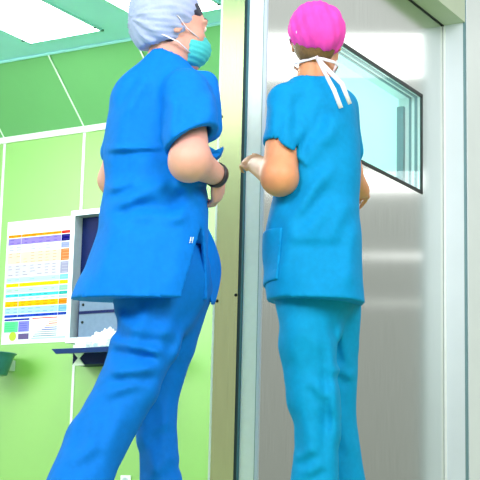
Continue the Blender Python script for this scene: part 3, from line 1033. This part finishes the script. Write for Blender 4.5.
# hollow skirt
sl, X, Y, Z = Fk.win((-.36, -.40, .6), (.34, .40, zhem + .22))
Fk.D[sl] = np.maximum(Fk.D[sl], -(np.maximum(Fk.D[sl] + .014, Z - zhem - .16)))
# side slit on the near right
c0 = J(150, 290, .02)
zt = J(197, 233, 0)[2]
th = np.degrees(np.arctan2(Y - c0[1], X - c0[0]))
wz = np.clip((zt - Z) / (zt - zhem), 0, 1)
mid = -36.0
dd_ = (np.abs(th - mid + 3 * wz) - 22 * wz ** .8) * .004
Fk.D[sl] = np.where((Z < zt) & (T0[sl] < .05), np.maximum(Fk.D[sl], -dd_), Fk.D[sl])
tun = cloth_mesh('tunic', Fk, M['blue_cloth'], rootL)

# front flap that swings out past the slit
fl = bmesh.new()
A = [(196, 226, -.03), (199, 238, -.01), (202, 252, .0), (205, 270, .02), (208, 290, .04), (211, 305, .06)]
B = [(205, 224, .03), (212, 238, .06), (217, 252, .09), (221, 267, .10), (219, 284, .10), (214, 304, .08)]
rowsf = []
for a, b in zip(A, B):
    rowsf.append([fl.verts.new(J(a[0] + (b[0] - a[0]) * t, a[1] + (b[1] - a[1]) * t, a[2] + (b[2] - a[2]) * t + .012 * math.sin(3 * t + a[1] * .06))) for t in np.linspace(0, 1, 6)])
for r0, r1 in zip(rowsf, rowsf[1:]):
    for i in range(5):
        fl.faces.new((r0[i], r0[i + 1], r1[i + 1], r1[i]))
me = bpy.data.meshes.new('tunic_flap'); fl.to_mesh(me); fl.free()
ob = link('tunic_flap', me, M['blue_cloth'], tun, True)
md = ob.modifiers.new('sub', 'SUBSURF'); md.levels = md.render_levels = 2
md = ob.modifiers.new('sol', 'SOLIDIFY'); md.thickness = .004
# pocket corner on the chest
fl = bmesh.new()
pk = [(209, 146, -.11), (216, 150, -.10), (223.5, 146.5, -.08), (221, 153, -.08), (216, 158, -.09), (210, 154, -.10)]
fl.faces.new([fl.verts.new(J(*p)) for p in pk])
r = bmesh.ops.extrude_face_region(fl, geom=fl.faces[:])
for v in [g for g in r['geom'] if isinstance(g, bmesh.types.BMVert)]: v.co.y += .04
bmesh.ops.recalc_face_normals(fl, faces=fl.faces)
me = bpy.data.meshes.new('chest_pocket'); fl.to_mesh(me); fl.free()
link('chest_pocket', me, M['blue_cloth'], tun)
# white woven mark by the slit
def surf(F, u, v, d0=-.34):
    for dd in np.arange(d0, .2, .002):
        p = J(u, v, dd)
        i3 = np.round((p - F.lo) / F.h).astype(int)
        if (i3 >= 0).all() and (i3 < F.n).all() and F.D[tuple(i3)] < .004:
            return J(u, v, dd - .004)
    return J(u, v, d0)


fl = bmesh.new()
for k in (0, 1):
    u = 189.6 + 2.3 * k
    p = [surf(Fk, a, b) for a, b in ((u + .9, 237), (u + 1.9, 237), (u + .6, 243), (u - .4, 243))]
    fl.faces.new([fl.verts.new(q) for q in p])
p = [surf(Fk, a, b) for a, b in ((190.3, 240.0), (192.6, 239.2), (192.4, 240.3), (190.1, 241.0))]
fl.faces.new([fl.verts.new(q) for q in p])
me = bpy.data.meshes.new('woven_mark'); fl.to_mesh(me); fl.free()
mark = link('woven_mark', me, M['wht'], tun, label='small white woven mark')

# wristband
fr = fore
wb_ = wrR - fore * .006
t1 = np.cross(fr, [0, 0, 1.]); t1 /= np.linalg.norm(t1); t2 = np.cross(fr, t1)
m = MB()
m.lathe(wb_, fr, [(.0335, -.010), (.0365, -.010), (.0375, 0), (.0365, .010), (.0335, .010), (.0335, -.010)], 28)
m.build('wristband', M['strap'], rootL, label='dark wristband')
hdL = R(50)
shoes(L, rootL, anR, R(45), M['shoe']); shoes(L, rootL, anL, R(50), M['shoe'])

# ================================================================== person in turquoise
K = Person(316, 4.15)
rootK = empty('person', K.org, K.rz, label='person in turquoise scrubs and pink cap seen from behind at the steel door', cat='person')
J = K.J
hc = J(317, 43, .01)
aim = R(80)
hf = np.array([math.cos(aim), math.sin(aim), -.12]); hu = np.array([.03, .12, 1.0])
Fb = Field((-.36, -.36, 0), (.34, .44, 1.76), .0055)
neckb = J(312, 86, .0)
Fb.loft(K.rings([(90, 290, 336, .01, .06), (104, 282, 345, .01, .09), (150, 284, 350, .01, .10), (200, 284, 350, .01, .11), (250, 282, 350, .01, .11), (300, 292, 346, .01, .09)]), .02)
Fb.cone(neckb + [0, 0, -.03], hc + hf * -.015 + [0, 0, -.06], .056, .050, .03)
shL, elL, wrL = J(287, 102, -.05), J(279, 176, -.11), J(258, 166, .08)
shR, elR, wrR = J(336, 106, .05), J(347, 172, .16), J(361, 190, .30)
Fb.cone(shL, elL, .054, .050, .03); Fb.cone(elL, wrL, .049, .030, .02)
Fb.ell(elL + [.002, -.006, -.010], (.045, .045, .046), None, .03)
Fb.cone(shR, elR, .052, .047, .03); Fb.cone(elR, wrR, .045, .029, .02)
hipL, knL, anL = J(306, 292, .0), J(309, 390, -.05), J(310, 512, -.08)
hipR, knR, anR = J(330, 292, .04), J(334, 390, .10), J(341, 508, .10)
for a, b, c in ((hipL, knL, anL), (hipR, knR, anR)):
    Fb.cone(a, b, .060, .046, .03); Fb.cone(b, c, .046, .034, .02)
    Fb.ell(c + [.0, .03, -.03], (.045, .07, .04), None, .02)
PH, QH = add_head(Fb, hc, hf, hu, .93)
fo = (wrL - elL) / np.linalg.norm(wrL - elL)
add_hand(Fb, wrL, fo * .8 + np.array([-.25, .2, .25]), np.array([-.45, -.5, .7]), 1, .55, .92)
add_hand(Fb, wrR, np.array([.1, .8, .1]), np.array([.6, -.2, .7]), -1, .6, .92)
f_, l_, u_ = QH
for sd in (1, -1):
    e = MB()
    ec = PH(.081, sd * .0315, .012)
    e.lathe(ec, f_, [(0, .0138), (.0055, .0126), (.0057, .0125), (.011, .008), (.012, 0), (.010, -.006), (0, -.010)], 16)
    ob = e.build('eye', [M['eye_white'], M['iris']], rootK)
    for p in ob.data.polygons:
        if (Vector(p.center) - Vector(ec)).dot(Vector(f_)) > .0118: p.material_index = 1
    MB().tube([PH(.092, sd * .014, .033), PH(.094, sd * .032, .039), PH(.078, sd * .052, .036)], (.004, .002), 8).build('eyebrow', M['hair_br'], rootK)
Fh = Field(hc - .17, hc + .17, .005)
Fh.ell(PH(-.014, 0, .026), np.array((.104, .082, .094)) * .93, QH, 0)
Fh.ell(PH(-.042, 0, -.034), np.array((.060, .064, .066)) * .93, QH, .03)
Fh.half(PH(.055, 0, .03), f_ - u_ * .55)
Fh.half(PH(-.02, 0, -.085), -u_)
for sd in (1, -1):
    Fh.ell(PH(.055, sd * .07, -.035), (.055, .04, .070), QH, .01, 'sub')
    Fh.ell(PH(-.010, sd * .092, -.010), (.024, .022, .036), QH, .01, 'sub')
K.ripple(Fh, .002, 3.0, 1.0)
cloth_mesh('hair', Fh, M['hair_br'], rootK, label='brown hair at the nape')
# pink cap
Fc = Field(hc - .20, hc + .20, .005)
Fc.ell(PH(-.018, 0, .038), np.array((.112, .094, .092)) * .93, QH, 0)
Fc.ell(PH(-.062, -.012, .002), np.array((.072, .076, .078)) * .93, QH, .03)
Fc.half(PH(.060, 0, .03), f_ - u_ * .5)
Fc.half(PH(-.03, 0, -.042), -u_ + f_ * .35 + l_ * .15)
idx, P = Fc.near(.03)
rel = P - hc
aa = np.arctan2(rel @ l_, -(rel @ f_)); zz_ = rel @ u_
Fc.D[idx] -= (.0045 * np.sin(aa * 9 + 26 * zz_ + 1) * (.6 + .4 * np.sin(zz_ * 44 + aa * 2)) + .002 * np.sin(aa * 23 - 60 * zz_)).astype(np.float32)
cloth_mesh('surgical_cap', Fc, M['pink'], rootK)
# mask with ties knotted behind the neck
Fm = Field(hc - .17, hc + .17, .005)
Fm.ell(PH(.052, 0, -.056), np.array((.070, .066, .058)) * .93, QH, 0)
Fm.ell(PH(.085, 0, -.040), np.array((.040, .036, .040)) * .93, QH, .02)
Fm.half(PH(.038, 0, -.03), -f_ - u_ * .10)
Fm.half(PH(.1, 0, -.012), u_ + f_ * .2)
mk = cloth_mesh('face_mask', Fm, M['mask_white'], rootK)
tie = lambda pts, w=.005: MB().tube(pts, (w, .0016), 8, flat=(0, 0, 1)).build('mask_tie', M['mask_white'], mk)
kn = PH(-.078, -.010, -.088)
for sd in (1, -1):
    tie([PH(.045, sd * .060, -.080), PH(.0, sd * .074, -.085), PH(-.04, sd * .066, -.090), kn])
    tie([PH(.042, sd * .064, -.02), PH(.0, sd * .088, .0), PH(-.05, sd * .086, -.004), PH(-.1, sd * .055, -.006)])
tie([kn, J(330, 72, -.13), J(342, 84, -.15), J(350, 104, -.14)], .007)
tie([kn, J(326, 75, -.13), J(334, 90, -.15), J(341, 108, -.15)], .007)

# trousers
Ft = Field((-.34, -.34, .02), (.34, .40, .95), .006)
Ft.ell(J(317, 280, .01), (.126, .120, .17), None, 0)
Ft.cone(J(305, 292, -.02), J(306, 345, -.04), .086, .082, .04)
Ft.cone(J(306, 345, -.04), J(313, 400, -.06), .082, .074, .03)
Ft.cone(J(313, 400, -.06), J(316, 440, -.07), .072, .064, .02)
Ft.cone(J(316, 440, -.07), J(312, 540, -.09), .064, .078, .02)
Ft.cone(J(336, 292, .06), J(335, 345, .09), .080, .072, .02)
Ft.cone(J(335, 345, .09), J(336, 420, .10), .070, .060, .008)
Ft.cone(J(336, 420, .10), J(350, 540, .10), .060, .072, .008)
K.folds(Ft, [(330, 318, 332, 476, 4, .008), (340, 316, 350, 372, 4, .007), (334, 366, 356, 380, 4, .006),
             (296, 306, 304, 380, 7, .004), (284, 306, 292, 370, 6, .004), (316, 330, 326, 380, 6, .005), (314, 380, 328, 402, 4, .006), (300, 400, 316, 470, 6, .005), (338, 400, 352, 460, 5, .005),
             (292, 460, 316, 446, 4, .005), (300, 476, 326, 462, 4, .005)])
K.ripple(Ft, .0022, 1.0, 2.1)
Ft.half((0, 0, .075), (0, 0, -1))
keep_inside(Fb, Ft)
cloth_mesh('trousers', Ft, M['cyan_cloth_dk'], rootK)
link('body', Fb.mesh('body'), M['skin_tan'], rootK, True)

# tunic
rowsT = [(78, 296, 332, .01, .060), (86, 284, 343, .01, .085), (97, 275, 351, .01, .10), (112, 274, 356, .01, .115), (140, 275, 360, .01, .125), (170, 276, 361, .01, .13),
         (196, 274, 360, .01, .135), (215, 269, 360, .01, .14), (236, 264, 361, .01, .15), (262, 263, 362, .01, .155), (286, 265, 363, .005, .165), (308, 268, 364, .0, .17)]
lo, hi = (-.34, -.36, .62), (.34, .40, 1.62)
Fk = Field(lo, hi, .0055)
Fk.loft(K.rings(rowsT), 0)
T0 = Fk.D.copy()
sa, sb = J(286, 102, -.06), J(281, 172, -.11)
Fk.cone(sa, sb, .058, .064, .03)
ta, tb = J(339, 107, .06), J(345, 150, .13)
Fk.cone(ta, tb, .058, .056, .03)
zhem = J(318, 303, 0)[2]
hm = [J(264, 141, -.1), J(300, 166, -.1)]
e1 = hm[1] - hm[0]
ncut = np.cross(e1, np.array([0.1, -1.0, .2])); ncut = ncut if ncut[2] < 0 else -ncut
ncut /= np.linalg.norm(ncut)
sl, X, Y, Z = Fk.win(J(250, 210, -.33), J(306, 120, .1) + [0, 0, .06])
dcut = (X - hm[0][0]) * ncut[0] + (Y - hm[0][1]) * ncut[1] + (Z - hm[0][2]) * ncut[2]
Fk.D[sl] = np.minimum(np.maximum(Fk.D[sl], dcut), T0[sl])
ax_ = (sb - sa) / np.linalg.norm(sb - sa)
d0 = Fk.D.copy()
Fk.cone(sb - ax_ * .11, sb + ax_ * .02, .046, .054, .0, 'sub')
Fk.D = np.where(T0 < .012, d0, Fk.D).astype(np.float32)
K.folds(Fk, [(336, 160, 292, 226, 6, .010), (342, 190, 300, 240, 6, .008), (320, 120, 300, 196, 6, .007), (346, 110, 318, 150, 7, .006), (318, 92, 306, 140, 5, .007), (306, 92, 300, 150, 4, .006), (332, 92, 330, 150, 6, .006),
             (352, 196, 330, 240, 6, .006), (296, 206, 276, 292, 6, .007), (312, 220, 300, 298, 9, .004), (340, 220, 336, 298, 9, .004), (356, 214, 350, 296, 6, .006),
             (276, 100, 272, 140, 4, .005), (290, 104, 288, 150, 5, .005), (280, 236, 350, 236, 4, .003)])
K.ripple(Fk, .0024, 1.0, 1.3)
Fk.cone(neckb + [0, .0, -.005], hc + [0, 0, -.03], .058, .072, .008, 'sub')
Fk.half((0, 0, zhem), (-.02, .05, -1))
sl, X, Y, Z = Fk.win((-.36, -.40, .6), (.34, .40, zhem + .22))
base = Fk.D.copy()
Fk.D[sl] = np.maximum(Fk.D[sl], -(np.maximum(Fk.D[sl] + .014, Z - zhem - .16)))
tun = cloth_mesh('tunic', Fk, M['cyan_cloth'], rootK)
# patch pocket on the left hip
Fp = Field(lo, hi, .0055)
Fp.D = np.maximum(base - .0065, -(base + .004)).astype(np.float32)
c0 = J(316, 260, .01)
zt, zb_ = J(270, 233, 0)[2], J(270, 286, 0)[2]
sl, X, Y, Z = Fp.win(lo, hi)
th = np.degrees(np.arctan2(Y - c0[1], X - c0[0])) % 360
Fp.D = np.maximum(Fp.D, (np.abs(th - 186) - 42) * .004)
Fp.D = np.maximum(Fp.D, np.maximum(Z - zt, zb_ - Z)).astype(np.float32)
cloth_mesh('pocket', Fp, M['cyan_cloth'], tun)
shoes(K, rootK, anL, R(95), M['shoe']); shoes(K, rootK, anR, R(85), M['shoe'])


# ------------------------------------------------------------------ light
w = bpy.data.worlds.new('world')
bpy.context.scene.world = w
w.use_nodes = True
nt = w.node_tree
bg = nt.nodes['Background']
tc = nt.nodes.new('ShaderNodeTexCoord')
sx = nt.nodes.new('ShaderNodeSeparateXYZ')
rp = nt.nodes.new('ShaderNodeValToRGB')
nt.links.new(tc.outputs['Generated'], sx.inputs[0])
nt.links.new(sx.outputs['Z'], rp.inputs['Fac'])
nt.links.new(rp.outputs['Color'], bg.inputs['Color'])
cr = rp.color_ramp
cr.elements[0].position = 0; cr.elements[0].color = (.40, .43, .38, 1)
cr.elements[1].position = .45; cr.elements[1].color = (1, 1.0, .98, 1)
e = cr.elements.new(.16); e.color = (.50, .53, .49, 1)
e = cr.elements.new(.30); e.color = (.78, .82, .78, 1)
bg.inputs['Strength'].default_value = .85


def area(name, loc, target, sx_, sy_, power, col=(1, 1, 1), spin=None):
    l = bpy.data.lights.new(name, 'AREA')
    l.shape = 'RECTANGLE'; l.size = sx_; l.size_y = sy_; l.energy = power; l.color = col
    o = bpy.data.objects.new(name, l)
    C.objects.link(o)
    o.location = loc
    d = Vector(target) - Vector(loc)
    if spin is None:
        o.rotation_euler = d.to_track_quat('-Z', 'Y').to_euler()
    else:
        o.rotation_euler = (0, 0, spin)
    return o


# corridor ceiling lamps, in a row: the steel door mirrors them as bands
for k, (v, sz, pw) in enumerate(((57, .36, 15), (181, .30, 15), (256, .12, 2.0), (303, .12, 1.4))):
    d = ray(395, v)
    p = CAM + d * (YD - CAM[1]) / d[1]
    d = np.array([d[0], -d[1], d[2]])
    q = p + d * (2.75 - p[2]) / d[2]
    area('corridor_lamp', q, q - np.array([0, 0, 1]), 3.0 if k < 2 else 1.0, sz * 2.2, pw, spin=-(PSI - R(5)) + R(90) - R(0))
area('corridor_key', (1.2, -1.6, 3.4), (3.8, 2.2, 1.0), 2.5, 2.5, 165)
area('upper_left_key', (.4, 1.9, 2.55), (3.7, 2.1, 1.0), .9, .9, 75)
area('pane_backlight', (5.0, 3.3, 1.9), ((xw0 + xw1) / 2, YD, 1.7), 1.2, .8, 22)  # added lamp behind the leaf, brightens the frosted pane
area('room_wash', (3.6, 5.6, zC - .15), (6.1, 4.6, 1.2), 1.6, 1.6, 85)
area('room_panel', (1.5, 3.9, zC - .02), (1.5, 3.9, 0), 1.6, 1.2, 20)
area('side_fill', (2.2, 8.3, 1.3), (6.15, 5.2, 1.3), 2.6, 2.4, 42)  # added unseen fill, lays a pale sheen on the green wall's left part

sc = bpy.context.scene
sc.view_settings.view_transform = 'Standard'
sc.view_settings.look = 'None'
sc.view_settings.exposure = 0.0
